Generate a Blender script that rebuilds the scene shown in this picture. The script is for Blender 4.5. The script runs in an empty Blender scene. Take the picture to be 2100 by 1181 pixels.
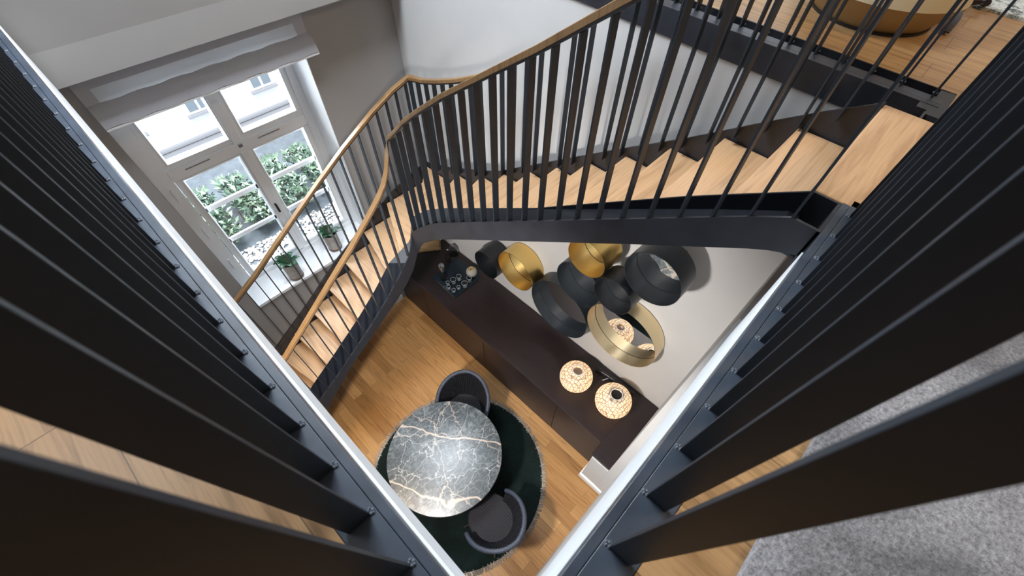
import bpy, bmesh, math, random
from mathutils import Vector, Matrix
random.seed(7)
PI = math.pi
OFF = 5.84            # height of the camera above the lower floor; coordinates below are relative to the camera
scene = bpy.context.scene
COL = scene.collection
scene.unit_settings.scale_length = 0.85

# ------------------------------------------------------------------ camera
cd = bpy.data.cameras.new('camera')
cam = bpy.data.objects.new('camera', cd); COL.objects.link(cam)
R = ((0.68692244, -0.72606538, 0.03109058), (-0.59601126, -0.58732639, -0.54755665), (0.41582225, 0.35759861, -0.83619082))
cx, cy, cz = Vector(R[0]).normalized(), -Vector(R[1]).normalized(), -Vector(R[2]).normalized()
m = Matrix.Identity(4)
for i in range(3):
    m[i][0], m[i][1], m[i][2] = cx[i], cy[i], cz[i]
m.translation = Vector((0, 0, OFF))
cam.matrix_world = m
cd.sensor_width = 36.0
cd.lens = 849.2654 / 2100 * 36
cd.shift_x = -(1069.047 - 1050) / 2100
cd.shift_y = (656.365 - 590.5) / 2100
cd.clip_start = 0.01; cd.clip_end = 200
cd.dof.use_dof = True; cd.dof.focus_distance = 4.5; cd.dof.aperture_fstop = 4.5
scene.camera = cam

# ------------------------------------------------------------------ view, world, sun, area lights
vs = scene.view_settings
scene.display_settings.display_device = 'sRGB'
vs.view_transform = 'Standard'; vs.look = 'None'; vs.gamma = 1.0; vs.use_curve_mapping = False
vs.exposure = 0.0
w = bpy.data.worlds.new('world'); scene.world = w; w.use_nodes = True
bg = w.node_tree.nodes['Background']
bg.inputs[0].default_value = (0.80, 0.90, 1.0, 1); bg.inputs[1].default_value = 1.7

def light(kind, name, loc, energy, color, size=None, target=None, size_y=None, **kw):
    l = bpy.data.lights.new(name, kind); l.energy = energy; l.color = color
    if kind == 'AREA':
        l.shape = 'RECTANGLE' if size_y else 'SQUARE'
        l.size = size
        if size_y: l.size_y = size_y
    elif kind in ('POINT', 'SPOT'):
        l.shadow_soft_size = size or 0.05
    elif kind == 'SUN':
        l.angle = size or 0.01
    for k, v in kw.items(): setattr(l, k, v)
    o = bpy.data.objects.new(name, l); COL.objects.link(o)
    o.location = (loc[0], loc[1], loc[2] + OFF)
    if target is not None:
        d = Vector(target) - Vector(loc)
        o.rotation_euler = d.to_track_quat('-Z', 'Y').to_euler()
    return o
light('SUN', 'sun', (0, -10, 20), 5.0, (1.0, 0.97, 0.92), 0.02, target=(3, 8, -6))
light('AREA', 'skylight_daylight', (1.35, 3.0, 2.2), 270, (0.86, 0.93, 1.0), 1.9, target=(1.35, 3.0, -5), size_y=1.1)
light('AREA', 'window_daylight', (0.85, 6.3, -0.5), 850, (0.90, 0.95, 1.0), 3.0, target=(0.85, 4.5, -3.9), size_y=2.0)
light('AREA', 'upper_right_lamp', (3.2, -2.2, 2.2), 75, (1.0, 0.72, 0.40), 1.2, target=(2.6, -1.8, -5))  # unseen warm lamp over the right gallery, not daylight
light('AREA', 'far_gallery_fill', (6.1, 1.6, 1.5), 50, (0.84, 0.92, 1.0), 2.0, target=(0, 1.4, 0.0), size_y=1.3)  # added fill, no window there; brightens the left railing's bar edges
light('AREA', 'roof_fill', (0.7, 3.6, 1.3), 80, (0.84, 0.92, 1.0), 1.6, target=(0.7, -0.2, -0.8), size_y=0.9)  # added fill without a roof window, for the right railing's bar edges
light('AREA', 'upper_left_panel', (-1.9, 3.4, 2.2), 55, (0.95, 0.96, 1.0), 1.2, target=(-1.6, 2.4, -5))  # unseen panel light over the left gallery, not daylight

# ------------------------------------------------------------------ materials
MATS = {}
class NT:
    def __init__(s, name):
        s.m = bpy.data.materials.new(name); s.m.use_nodes = True
        s.t = s.m.node_tree; s.b = s.t.nodes['Principled BSDF']; s.out = s.t.nodes['Material Output']
        MATS[name] = s.m
    def n(s, kind, **kw):
        nd = s.t.nodes.new(kind)
        for k, v in kw.items():
            if k.startswith('i_'):
                key = k[2:].replace('_', ' ')
                nd.inputs[int(key) if key.isdigit() else key].default_value = v
            else: setattr(nd, k, v)
        return nd
    def l(s, a, b): s.t.links.new(a, b)
    def set(s, **kw):
        names = dict(col='Base Color', rough='Roughness', metal='Metallic', spec='Specular IOR Level', alpha='Alpha', trans='Transmission Weight', ior='IOR', sheen='Sheen Weight', coat='Coat Weight', sub='Subsurface Weight')
        for k, v in kw.items(): s.b.inputs[names[k]].default_value = v
        return s
    def coord(s, scale=(1, 1, 1), rot=(0, 0, 0), kind='Object'):
        tc = s.n('ShaderNodeTexCoord'); mp = s.n('ShaderNodeMapping')
        mp.inputs['Scale'].default_value = scale; mp.inputs['Rotation'].default_value = rot
        s.l(tc.outputs[kind], mp.inputs['Vector']); return mp.outputs['Vector']
    def ramp(s, fac, stops):
        r = s.n('ShaderNodeValToRGB'); el = r.color_ramp.elements
        while len(el) < len(stops): el.new(0.5)
        for e, (p, c) in zip(el, stops): e.position = p; e.color = c if len(c) == 4 else (*c, 1)
        s.l(fac, r.inputs['Fac']); return r.outputs['Color']
    def mix(s, fac, a, b, mode='MIX'):
        x = s.n('ShaderNodeMix', data_type='RGBA', blend_type=mode)
        if hasattr(fac, 'links'): s.l(fac, x.inputs[0])
        else: x.inputs[0].default_value = fac
        for v, i in ((a, 6), (b, 7)):
            if hasattr(v, 'links'): s.l(v, x.inputs[i])
            else: x.inputs[i].default_value = v if len(v) == 4 else (*v, 1)
        return x.outputs[2]
    def bump(s, h, strength=0.2, dist=0.01):
        b = s.n('ShaderNodeBump'); b.inputs['Strength'].default_value = strength; b.inputs['Distance'].default_value = dist
        s.l(h, b.inputs['Height']); s.l(b.outputs['Normal'], s.b.inputs['Normal'])

def simple(name, col, rough=0.5, metal=0.0, noise=0.0, nscale=20, bump=0.0, spec=0.5, **kw):
    s = NT(name); s.set(col=(*col, 1), rough=rough, metal=metal, spec=spec, **kw)
    if noise or bump:
        v = s.coord(); no = s.n('ShaderNodeTexNoise', i_Scale=nscale, i_Detail=4.0); s.l(v, no.inputs['Vector'])
        if noise:
            a = tuple(c * (1 - noise) for c in col); b = tuple(min(1, c * (1 + noise)) for c in col)
            s.l(s.ramp(no.outputs['Fac'], [(0.3, a), (0.7, b)]), s.b.inputs['Base Color'])
        if bump: s.bump(no.outputs['Fac'], bump)
    return s.m

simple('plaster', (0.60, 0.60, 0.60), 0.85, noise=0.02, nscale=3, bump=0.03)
simple('plaster_shaded', (0.34, 0.333, 0.327), 0.85, noise=0.02, nscale=3, bump=0.03)  # same white plaster, its backlit shade put into the colour
simple('white_paint', (0.86, 0.90, 0.94), 0.55, noise=0.02, nscale=6)
simple('steel', (0.045, 0.058, 0.080), 0.36, noise=0.25, nscale=9, bump=0.06)
simple('stair_steel', (0.026, 0.028, 0.036), 0.40, noise=0.2, nscale=9)
simple('dark_wall', (0.055, 0.055, 0.06), 0.8, noise=0.1, nscale=4)  # unseen upper walls made dark to cut bounce onto the bars
simple('channel_steel', (0.010, 0.012, 0.017), 0.40, noise=0.15, nscale=12, spec=0.4)
simple('steel_bar', (0.022, 0.029, 0.040), 0.45, noise=0.12, nscale=12, spec=0.35)
simple('weld', (0.10, 0.12, 0.15), 0.3, bump=0.6, nscale=80)
simple('black_metal', (0.011, 0.013, 0.017), 0.36, noise=0.1)
simple('graphite', (0.018, 0.025, 0.033), 0.34, noise=0.1)
simple('mirror', (0.86, 0.87, 0.88), 0.015, 1.0)
simple('glass_glint', (0.62, 0.68, 0.74), 0.15, alpha=0.55)  # whitish colour stands in for bright reflections on the glasses
simple('chrome', (0.75, 0.76, 0.78), 0.12, 1.0)
simple('bronze', (0.30, 0.19, 0.12), 0.3, 1.0)
simple('brass', (0.80, 0.62, 0.30), 0.25, 1.0)
simple('black_tray', (0.008, 0.018, 0.028), 0.22)
simple('concrete_pot', (0.42, 0.40, 0.37), 0.7, noise=0.15, nscale=14, bump=0.1)
simple('pot_band', (0.20, 0.13, 0.10), 0.7, noise=0.2, nscale=20)
simple('soil', (0.08, 0.06, 0.045), 0.9, noise=0.5, nscale=60, bump=0.5)
simple('orchid_leaf', (0.020, 0.085, 0.040), 0.35, noise=0.3, nscale=12)
simple('stem', (0.20, 0.16, 0.10), 0.6)
simple('flower', (0.85, 0.84, 0.80), 0.6)
simple('fabric_blind', (0.42, 0.43, 0.47), 0.9, noise=0.05, nscale=200, bump=0.1)
simple('outer_wall', (0.78, 0.77, 0.76), 0.8, noise=0.03, nscale=2)
simple('outer_trim', (0.26, 0.27, 0.30), 0.8)
simple('outer_glass', (0.16, 0.20, 0.24), 0.1)
simple('terrace_slab', (0.085, 0.10, 0.115), 0.85, noise=0.2, nscale=8)
simple('pebble', (0.36, 0.35, 0.34), 0.8, noise=0.3, nscale=9)
simple('leather', (0.025, 0.018, 0.020), 0.35, noise=0.3, nscale=30, bump=0.2)
simple('lamp_bulb_metal', (0.30, 0.22, 0.18), 0.3, 0.6)
simple('chair_leg', (0.14, 0.12, 0.10), 0.4, 0.6)
simple('rubber', (0.02, 0.02, 0.02), 0.8)
simple('cable', (0.02, 0.02, 0.02), 0.5)

# sheer cloth
s = NT('sheer_cloth'); s.set(col=(0.62, 0.63, 0.65, 1), rough=0.9)
tr = s.n('ShaderNodeBsdfTranslucent'); tr.inputs[0].default_value = (0.7, 0.72, 0.74, 1)
mx = s.n('ShaderNodeMixShader'); mx.inputs[0].default_value = 0.6
s.l(s.b.outputs[0], mx.inputs[1]); s.l(tr.outputs[0], mx.inputs[2]); s.l(mx.outputs[0], s.out.inputs[0])
# clear pane (thin): lets daylight pass, keeps a faint reflection
s = NT('pane_glass')
tp = s.n('ShaderNodeBsdfTransparent'); gl = s.n('ShaderNodeBsdfGlossy'); gl.inputs['Roughness'].default_value = 0.02
fr = s.n('ShaderNodeFresnel'); fr.inputs[0].default_value = 1.25
mx = s.n('ShaderNodeMixShader'); s.l(fr.outputs[0], mx.inputs[0]); s.l(tp.outputs[0], mx.inputs[1]); s.l(gl.outputs[0], mx.inputs[2]); s.l(mx.outputs[0], s.out.inputs[0])
s = NT('clear_glass'); s.set(col=(0.95, 0.98, 1, 1), rough=0.0, trans=1.0, ior=1.45)

def wood(name, c1, c2, c3, L, W, rot, rough=0.35, shift=(0, 0), offset=0.37, grain=(1.0, 16.0), mortar=0.0018, gcol=0.75):
    """boards of length L and width W running along local X after the rotation, with grain"""
    s = NT(name)
    v = s.coord(rot=(0, 0, rot))
    sh = s.n('ShaderNodeVectorMath', operation='ADD'); sh.inputs[1].default_value = (shift[0], shift[1], 0); s.l(v, sh.inputs[0]); v = sh.outputs[0]
    br = s.n('ShaderNodeTexBrick', offset=offset, offset_frequency=2, squash=1.0)
    br.inputs['Scale'].default_value = 1.0
    br.inputs['Brick Width'].default_value = L; br.inputs['Row Height'].default_value = W
    br.inputs['Mortar Size'].default_value = mortar; br.inputs['Mortar Smooth'].default_value = 0.3; br.inputs['Bias'].default_value = 0.0
    br.inputs['Color1'].default_value = (*c1, 1); br.inputs['Color2'].default_value = (*c2, 1)
    br.inputs['Mortar'].default_value = tuple(c * 0.35 for c in c1) + (1,)
    s.l(v, br.inputs['Vector'])
    # grain, shifted for each board by its own tint
    mp = s.n('ShaderNodeMapping'); mp.inputs['Scale'].default_value = (grain[0], grain[1], 1)
    s.l(v, mp.inputs['Vector'])
    ad = s.n('ShaderNodeVectorMath', operation='MULTIPLY_ADD'); ad.inputs[1].default_value = (37, 53, 11)
    s.l(br.outputs['Color'], ad.inputs[0]); s.l(mp.outputs['Vector'], ad.inputs[2])
    no = s.n('ShaderNodeTexNoise', i_Scale=2.2, i_Detail=6.0, i_Roughness=0.62, i_Distortion=0.8); s.l(ad.outputs[0], no.inputs['Vector'])
    wv = s.n('ShaderNodeTexWave', wave_type='RINGS', i_Scale=1.3, i_Distortion=9.0, i_Detail=3.0); s.l(ad.outputs[0], wv.inputs['Vector'])
    g = s.ramp(no.outputs['Fac'], [(0.30, tuple(c * gcol for c in c3)), (0.52, (1, 1, 1)), (0.75, (1.0, 1.0, 1.0))])
    g2 = s.ramp(wv.outputs['Fac'], [(0.0, (0.86, 0.84, 0.80)), (0.35, (1, 1, 1))])
    a = s.mix(0.75, br.outputs['Color'], g, 'MULTIPLY'); a = s.mix(0.45, a, g2, 'MULTIPLY')
    s.l(a, s.b.inputs['Base Color'])
    s.set(rough=rough)
    s.bump(no.outputs['Fac'], 0.08, 0.004)
    return s.m
OAK1, OAK2, OAK3 = (0.50, 0.285, 0.130), (0.37, 0.190, 0.078), (0.62, 0.50, 0.38)
wood('oak_floor', (0.56, 0.315, 0.125), (0.33, 0.165, 0.056), OAK3, 1.25, 0.145, -PI / 2, 0.28)
wood('oak_gallery', (0.50, 0.315, 0.155), (0.41, 0.24, 0.11), OAK3, 1.6, 0.21, -PI / 2, 0.38, gcol=0.55)
wood('oak_tread', (0.53, 0.335, 0.185), (0.46, 0.275, 0.14), (0.75, 0.65, 0.55), 14.0, 9.0, 0.0, 0.42, shift=(3.3, 4.4), grain=(0.8, 12))
wood('oak_tread_lower', (0.54, 0.35, 0.20), (0.47, 0.29, 0.155), (0.75, 0.65, 0.55), 14.0, 9.0, PI / 2, 0.42, shift=(3.3, 4.4), grain=(0.8, 12))
wood('oak_rail', (0.29, 0.17, 0.075), (0.29, 0.17, 0.075), OAK3, 19, 9, 0.0, 0.35, shift=(4.4, 4.4), grain=(3, 20))
wood('board_wood', (0.50, 0.33, 0.15), (0.42, 0.26, 0.11), OAK3, 2.0, 0.09, 0.9, 0.4)
wood('walnut', (0.024, 0.015, 0.017), (0.019, 0.012, 0.013), (0.5, 0.45, 0.45), 19.0, 9.0, -PI / 2, 0.42, shift=(4.4, 4.4), grain=(2, 40), gcol=0.8, mortar=0.0)

# marble top: dark blue-green stone with pale and brown veins
s = NT('marble')
v = s.coord()
n1 = s.n('ShaderNodeTexNoise', i_Scale=3.0, i_Detail=7.0, i_Roughness=0.6); s.l(v, n1.inputs['Vector'])
mixv = s.n('ShaderNodeMix', data_type='VECTOR'); mixv.inputs[0].default_value = 0.20
s.l(v, mixv.inputs[4]); s.l(n1.outputs['Color'], mixv.inputs[5])
base = s.ramp(n1.outputs['Fac'], [(0.30, (0.008, 0.014, 0.018)), (0.5, (0.026, 0.036, 0.043)), (0.68, (0.075, 0.09, 0.10)), (0.9, (0.18, 0.20, 0.20))])
def vein(scale, lo, wdt, stretch=(1, 1, 1)):
    mp = s.n('ShaderNodeMapping'); mp.inputs['Scale'].default_value = stretch; s.l(mixv.outputs[1], mp.inputs['Vector'])
    vo = s.n('ShaderNodeTexVoronoi', feature='DISTANCE_TO_EDGE', i_Scale=scale); s.l(mp.outputs[0], vo.inputs['Vector'])
    return s.ramp(vo.outputs['Distance'], [(lo, (1, 1, 1)), (wdt, (0, 0, 0))])
va = vein(2.6, 0.0, 0.010, (1, .6, 1)); vb = vein(7.0, 0.0, 0.03, (1, .35, 1)); vc = vein(20.0, 0.0, 0.10, (.5, 1, 1)); vd = vein(6.0, 0.0, 0.012, (.5, 1, 1))
nn = s.n('ShaderNodeTexNoise', i_Scale=26.0, i_Detail=6.0, i_Roughness=0.75); s.l(mixv.outputs[1], nn.inputs['Vector'])
fine = s.ramp(nn.outputs['Fac'], [(0.42, (0.25, 0.27, 0.28)), (0.50, (1, 1, 1)), (0.60, (2.2, 2.2, 2.2))])
c = s.mix(0.8, base, fine, 'MULTIPLY')
half = s.n('ShaderNodeMath', operation='MULTIPLY'); half.inputs[1].default_value = 0.25; s.l(vc, half.inputs[0])
c = s.mix(half.outputs[0], c, (0.26, 0.28, 0.28)); c = s.mix(vb, c, (0.012, 0.018, 0.024)); c = s.mix(vd, c, (0.36, 0.36, 0.35)); c = s.mix(va, c, (0.34, 0.28, 0.23))
w1 = s.n('ShaderNodeTexWave', i_Scale=0.42, i_Distortion=5.0, i_Detail=5.0); w1.inputs['Detail Scale'].default_value = 1.6; w1.inputs['Phase Offset'].default_value = 1.1
mp = s.n('ShaderNodeMapping'); mp.inputs['Rotation'].default_value = (0, 0, -0.55); s.l(v, mp.inputs['Vector']); s.l(mp.outputs[0], w1.inputs['Vector'])
vw = s.ramp(w1.outputs['Fac'], [(0.9955, (0, 0, 0)), (0.9995, (1, 1, 1))])
c = s.mix(vw, c, (0.40, 0.33, 0.27))
s.l(c, s.b.inputs['Base Color']); s.set(rough=0.36, spec=0.8, coat=0.25)
s.b.inputs['Coat Roughness'].default_value = 0.3
s.bump(nn.outputs['Fac'], 0.05, 0.004)

def brushed(name, col, rough):
    s = NT(name); s.set(col=(*col, 1), rough=rough, metal=1.0)
    v = s.coord(scale=(2, 60, 60)); no = s.n('ShaderNodeTexNoise', i_Scale=3.0, i_Detail=3.0); s.l(v, no.inputs['Vector'])
    r = s.n('ShaderNodeMapRange'); r.inputs[3].default_value = rough - 0.06; r.inputs[4].default_value = rough + 0.08
    s.l(no.outputs['Fac'], r.inputs[0]); s.l(r.outputs[0], s.b.inputs['Roughness']); return s.m
brushed('gold', (0.85, 0.60, 0.22), 0.30)
brushed('pale_gold', (0.80, 0.66, 0.42), 0.34)
simple('matt_gold', (0.42, 0.31, 0.16), 0.5, 0.5)
simple('cream', (0.60, 0.50, 0.34), 0.5)

# rugs
def pile(name, lo, hi, scale, bump=0.8):
    s = NT(name); v = s.coord()
    a = s.n('ShaderNodeTexNoise', i_Scale=scale, i_Detail=5.0, i_Roughness=0.7); s.l(v, a.inputs['Vector'])
    b = s.n('ShaderNodeTexNoise', i_Scale=3.2, i_Detail=3.0, i_Distortion=0.6); s.l(v, b.inputs['Vector'])
    ca = s.ramp(a.outputs['Fac'], [(0.35, lo), (0.65, hi)])
    cb = s.ramp(b.outputs['Fac'], [(0.38, (0.34, 0.34, 0.34)), (0.62, (1, 1, 1))])
    s.l(s.mix(0.85, ca, cb, 'MULTIPLY'), s.b.inputs['Base Color']); s.set(rough=0.95, sheen=0.3, spec=0.1)
    s.bump(a.outputs['Fac'], bump, 0.01); return s.m
pile('green_pile', (0.002, 0.008, 0.007), (0.006, 0.020, 0.017), 60)
pile('fringe', (0.20, 0.17, 0.15), (0.60, 0.54, 0.48), 90)
pile('grey_pile', (0.20, 0.205, 0.23), (0.52, 0.53, 0.58), 90)
s = NT('patterned_rug'); v = s.coord()
a = s.n('ShaderNodeTexNoise', i_Scale=18.0, i_Detail=8.0, i_Roughness=0.75); s.l(v, a.inputs['Vector'])
s.l(s.ramp(a.outputs['Fac'], [(0.44, (0.10, 0.12, 0.13)), (0.50, (0.45, 0.50, 0.50)), (0.6, (0.66, 0.70, 0.70))]), s.b.inputs['Base Color']); s.set(rough=0.95)

# woven chair
s = NT('wicker'); s.set(rough=0.45)
v = s.coord(kind='UV'); wv = s.n('ShaderNodeTexWave', wave_type='BANDS', bands_direction='X', i_Scale=14.0); s.l(v, wv.inputs['Vector'])
wy = s.n('ShaderNodeTexWave', wave_type='BANDS', bands_direction='Y', i_Scale=9.0); s.l(v, wy.inputs['Vector'])
s.l(s.ramp(wv.outputs['Fac'], [(0.2, (0.003, 0.0035, 0.006)), (0.8, (0.022, 0.027, 0.042))]), s.b.inputs['Base Color'])
mm = s.n('ShaderNodeMath', operation='ADD'); s.l(wv.outputs['Fac'], mm.inputs[0]); s.l(wy.outputs['Fac'], mm.inputs[1]); s.bump(mm.outputs[0], 0.9, 0.008)
simple('wicker_rim', (0.034, 0.043, 0.066), 0.45, noise=0.6, nscale=90, bump=0.6)
simple('wicker_seat', (0.004, 0.004, 0.007), 0.8, noise=0.3, nscale=60)
simple('wicker_rib', (0.060, 0.058, 0.080), 0.8, spec=0.1)

# honeycomb lamp shade, lit from inside
s = NT('honeycomb_shade'); v = s.coord()
vo = s.n('ShaderNodeTexVoronoi', feature='DISTANCE_TO_EDGE', i_Scale=25.0, i_Randomness=0.35); s.l(v, vo.inputs['Vector'])
cc = s.ramp(vo.outputs['Distance'], [(0.03, (0.42, 0.29, 0.19)), (0.11, (0.97, 0.91, 0.80))])
s.l(cc, s.b.inputs['Base Color']); s.set(rough=0.35)
tr = s.n('ShaderNodeBsdfTranslucent'); s.l(cc, tr.inputs[0])
mx = s.n('ShaderNodeMixShader'); mx.inputs[0].default_value = 0.6
s.l(s.b.outputs[0], mx.inputs[1]); s.l(tr.outputs[0], mx.inputs[2])
s.l(cc, s.b.inputs['Emission Color']); s.b.inputs['Emission Strength'].default_value = 0.35
s.l(mx.outputs[0], s.out.inputs[0])
def emit(name, col, st):
    s = NT(name); s.b.inputs['Base Color'].default_value = (*col, 1); s.b.inputs['Emission Color'].default_value = (*col, 1); s.b.inputs['Emission Strength'].default_value = st
emit('bulb', (1.0, 0.80, 0.50), 9.0)
emit('panel', (0.95, 0.97, 1.0), 2.0)
s = NT('shrub_leaf'); v = s.coord()
a = s.n('ShaderNodeTexNoise', i_Scale=6.0); s.l(v, a.inputs['Vector'])
s.l(s.ramp(a.outputs['Fac'], [(0.35, (0.030, 0.062, 0.045)), (0.55, (0.085, 0.14, 0.090)), (0.75, (0.20, 0.27, 0.16))]), s.b.inputs['Base Color']); s.set(rough=0.25, spec=0.8)

# ------------------------------------------------------------------ mesh helpers
class MB:
    def __init__(s): s.v = []; s.f = []; s.mi = []; s.uv = {}
    def add(s, vs, fs):
        b = len(s.v); s.v += [tuple(p) for p in vs]; s.f += [tuple(i + b for i in f) for f in fs]; return s
    def box(s, x0, x1, y0, y1, z0, z1):
        x0, x1 = sorted((x0, x1)); y0, y1 = sorted((y0, y1)); z0, z1 = sorted((z0, z1))
        return s.add([(x0, y0, z0), (x1, y0, z0), (x1, y1, z0), (x0, y1, z0), (x0, y0, z1), (x1, y0, z1), (x1, y1, z1), (x0, y1, z1)],
                     [(0, 3, 2, 1), (4, 5, 6, 7), (0, 1, 5, 4), (1, 2, 6, 5), (2, 3, 7, 6), (3, 0, 4, 7)])
    def prism(s, poly, z0, z1):
        n = len(poly)
        area = sum(poly[i][0] * poly[(i + 1) % n][1] - poly[(i + 1) % n][0] * poly[i][1] for i in range(n))
        if area < 0: poly = poly[::-1]
        return s.add([(x, y, z0) for x, y in poly] + [(x, y, z1) for x, y in poly],
                     [tuple(range(n))[::-1], tuple(range(n, 2 * n))] + [(i, (i + 1) % n, n + (i + 1) % n, n + i) for i in range(n)])
    def obox(s, c, sx, sy, z0, z1, a):
        ca, sa = math.cos(a), math.sin(a)
        return s.prism([(c[0] + ca * x - sa * y, c[1] + sa * x + ca * y) for x, y in ((-sx / 2, -sy / 2), (sx / 2, -sy / 2), (sx / 2, sy / 2), (-sx / 2, sy / 2))], z0, z1)
    def lathe(s, c, prof, n=32, axis='z', closed=False):
        b = []
        for r, h in prof:
            for k in range(n):
                a = 2 * PI * k / n
                if axis == 'z': b.append((c[0] + r * math.cos(a), c[1] + r * math.sin(a), c[2] + h))
                else: b.append((c[0] + h, c[1] + r * math.cos(a), c[2] + r * math.sin(a)))
        f = []; mN = len(prof)
        rng = range(mN if closed else mN - 1)
        for i in rng:
            j = (i + 1) % mN
            for k in range(n):
                k2 = (k + 1) % n
                f.append((i * n + k, i * n + k2, j * n + k2, j * n + k))
        if not closed:
            if prof[0][0] > 1e-5: f.append(tuple(range(n))[::-1])
            if prof[-1][0] > 1e-5: f.append(tuple((mN - 1) * n + k for k in range(n)))
        return s.add(b, f)
    def tube(s, pts, r, n=8, taper=None):
        pts = [Vector(p) for p in pts]; b = []; f = []
        for i, p in enumerate(pts):
            d = (pts[min(i + 1, len(pts) - 1)] - pts[max(i - 1, 0)]).normalized()
            u = d.cross(Vector((0, 0, 1)));
            if u.length < 1e-3: u = d.cross(Vector((1, 0, 0)))
            u.normalize(); q = d.cross(u)
            rr = r if taper is None else r * taper[i]
            for k in range(n):
                a = 2 * PI * k / n; b.append(p + (u * math.cos(a) + q * math.sin(a)) * rr)
        for i in range(len(pts) - 1):
            for k in range(n):
                f.append((i * n + k, i * n + (k + 1) % n, (i + 1) * n + (k + 1) % n, (i + 1) * n + k))
        f.append(tuple(range(n))[::-1]); f.append(tuple((len(pts) - 1) * n + k for k in range(n)))
        return s.add(b, f)
    def ribbon(s, path, side, thick):
        """vertical plate following (x, y, ztop, zbot); side=+1/-1 puts the thickness left/right of the path"""
        n = len(path); offs = []
        for i in range(n):
            def nrm(a, b):
                d = Vector((b[0] - a[0], b[1] - a[1])); d.normalize(); return Vector((-d.y, d.x))
            if i == 0: o = nrm(path[0], path[1])
            elif i == n - 1: o = nrm(path[-2], path[-1])
            else:
                a, b = nrm(path[i - 1], path[i]), nrm(path[i], path[i + 1]); o = a + b; o = o / max(0.3, o.dot(a))
            offs.append(o * side * thick)
        b = []
        for p, o in zip(path, offs):
            b += [(p[0], p[1], p[2]), (p[0], p[1], p[3]), (p[0] + o.x, p[1] + o.y, p[3]), (p[0] + o.x, p[1] + o.y, p[2])]
        f = []
        for i in range(n - 1):
            for k in range(4): f.append((i * 4 + k, i * 4 + (k + 1) % 4, (i + 1) * 4 + (k + 1) % 4, (i + 1) * 4 + k))
        f.append((3, 2, 1, 0)); f.append(tuple((n - 1) * 4 + k for k in range(4)))
        return s.add(b, f)
    def build(s, name, mat, parent=None, origin=None, smooth=False, bevel=0.0):
        if origin is None:
            if parent is not None: origin = ORI[parent.name]
            else:
                xs = [v[0] for v in s.v]; ys = [v[1] for v in s.v]; zs = [v[2] for v in s.v]
                origin = ((min(xs) + max(xs)) / 2, (min(ys) + max(ys)) / 2, min(zs))
        me = bpy.data.meshes.new(name)
        me.from_pydata([(v[0] - origin[0], v[1] - origin[1], v[2] - origin[2]) for v in s.v], [], s.f)
        bm = bmesh.new(); bm.from_mesh(me); bmesh.ops.recalc_face_normals(bm, faces=bm.faces)
        if smooth:
            for f in bm.faces: f.smooth = True
            for e in bm.edges:
                if len(e.link_faces) == 2 and e.calc_face_angle(0) > 0.7: e.smooth = False
        bm.to_mesh(me); bm.free()
        me.materials.append(MATS[mat])
        o = bpy.data.objects.new(name, me); COL.objects.link(o)
        if parent is not None:
            o.parent = parent; po = ORI[parent.name]
            o.location = (origin[0] - po[0], origin[1] - po[1], origin[2] - po[2])
        else: o.location = (origin[0], origin[1], origin[2] + OFF)
        ORI[o.name] = origin
        if bevel:
            bv = o.modifiers.new('bevel', 'BEVEL'); bv.width = bevel; bv.segments = 2; bv.limit_method = 'ANGLE'
        return o
ORI = {}
def thing(name, label, cat, loc, group=None):
    o = bpy.data.objects.new(name, None); COL.objects.link(o); o.empty_display_size = 0.1
    o.location = (loc[0], loc[1], loc[2] + OFF); ORI[o.name] = tuple(loc)
    return tag(o, label, cat, group)
def tag(o, label, cat, group=None, kind=None):
    o['label'] = label; o['category'] = cat
    if group: o['group'] = group
    if kind: o['kind'] = kind
    return o
def struct(mb, name, mat, origin=(0, 0, 0), label=None, **kw):
    o = mb.build(name, mat, origin=origin, **kw); o['kind'] = 'structure'
    if label: o['label'] = label
    return o
def lerp(tab, t):
    """piecewise linear table [(t, v), ...] in increasing t"""
    if t <= tab[0][0]:
        (a, b), (c, d) = tab[0], tab[1]
    elif t >= tab[-1][0]:
        (a, b), (c, d) = tab[-2], tab[-1]
    else:
        for i in range(len(tab) - 1):
            if tab[i][0] <= t <= tab[i + 1][0]:
                (a, b), (c, d) = tab[i], tab[i + 1]; break
    return b + (d - b) * (t - a) / (c - a)
FL = -5.84; W = 2.71; YW = 4.27

# ------------------------------------------------------------------ the setting
struct(MB().box(-3.2, 2.95, -.4, 4.5, FL - .2, FL), 'floor', 'oak_floor', label='warm oak plank floor of the lower room')
# window wall with its recess (x 0..1.685, z -4.25..-1.6)
mb = MB()
mb.box(-3.2, 0, YW, 4.80, FL, 2.3); mb.box(1.685, 3.1, YW, 4.80, FL, 2.3)
mb.box(0, 1.685, YW, 4.80, FL, -4.29); mb.box(0, 1.685, YW, 4.80, -1.45, 2.3)
struct(mb, 'wall_window', 'plaster_shaded')
mb = MB(); yb = 4.05
mb.add([(-3.2, YW, -1.532), (-3.2, yb, -1.532), (-3.2, yb, -1.327), (-3.2, 3.75, 2.3), (-3.2, YW, 2.3),
        (2.71, YW, -1.532), (2.71, yb, -1.532), (2.71, yb, -1.327), (2.71, 3.75, 2.3), (2.71, YW, 2.3)],
       [(0, 1, 2, 3, 4), (9, 8, 7, 6, 5), (0, 5, 6, 1), (1, 6, 7, 2), (2, 7, 8, 3), (3, 8, 9, 4), (4, 9, 5, 0)])
struct(mb, 'wall_bulkhead', 'plaster_shaded', label='sloping white wall and bulkhead above the window')
struct(MB().box(W, W + .18, -.4, YW, FL, -1.145), 'wall_mirror', 'plaster')
struct(MB().box(-3.2, 1.64, -.4, -.145, FL, -1.72), 'wall_right', 'plaster')
struct(MB().box(1.64, W, -.4, -.046, FL, -1.72), 'wall_right_niche', 'plaster')
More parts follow.
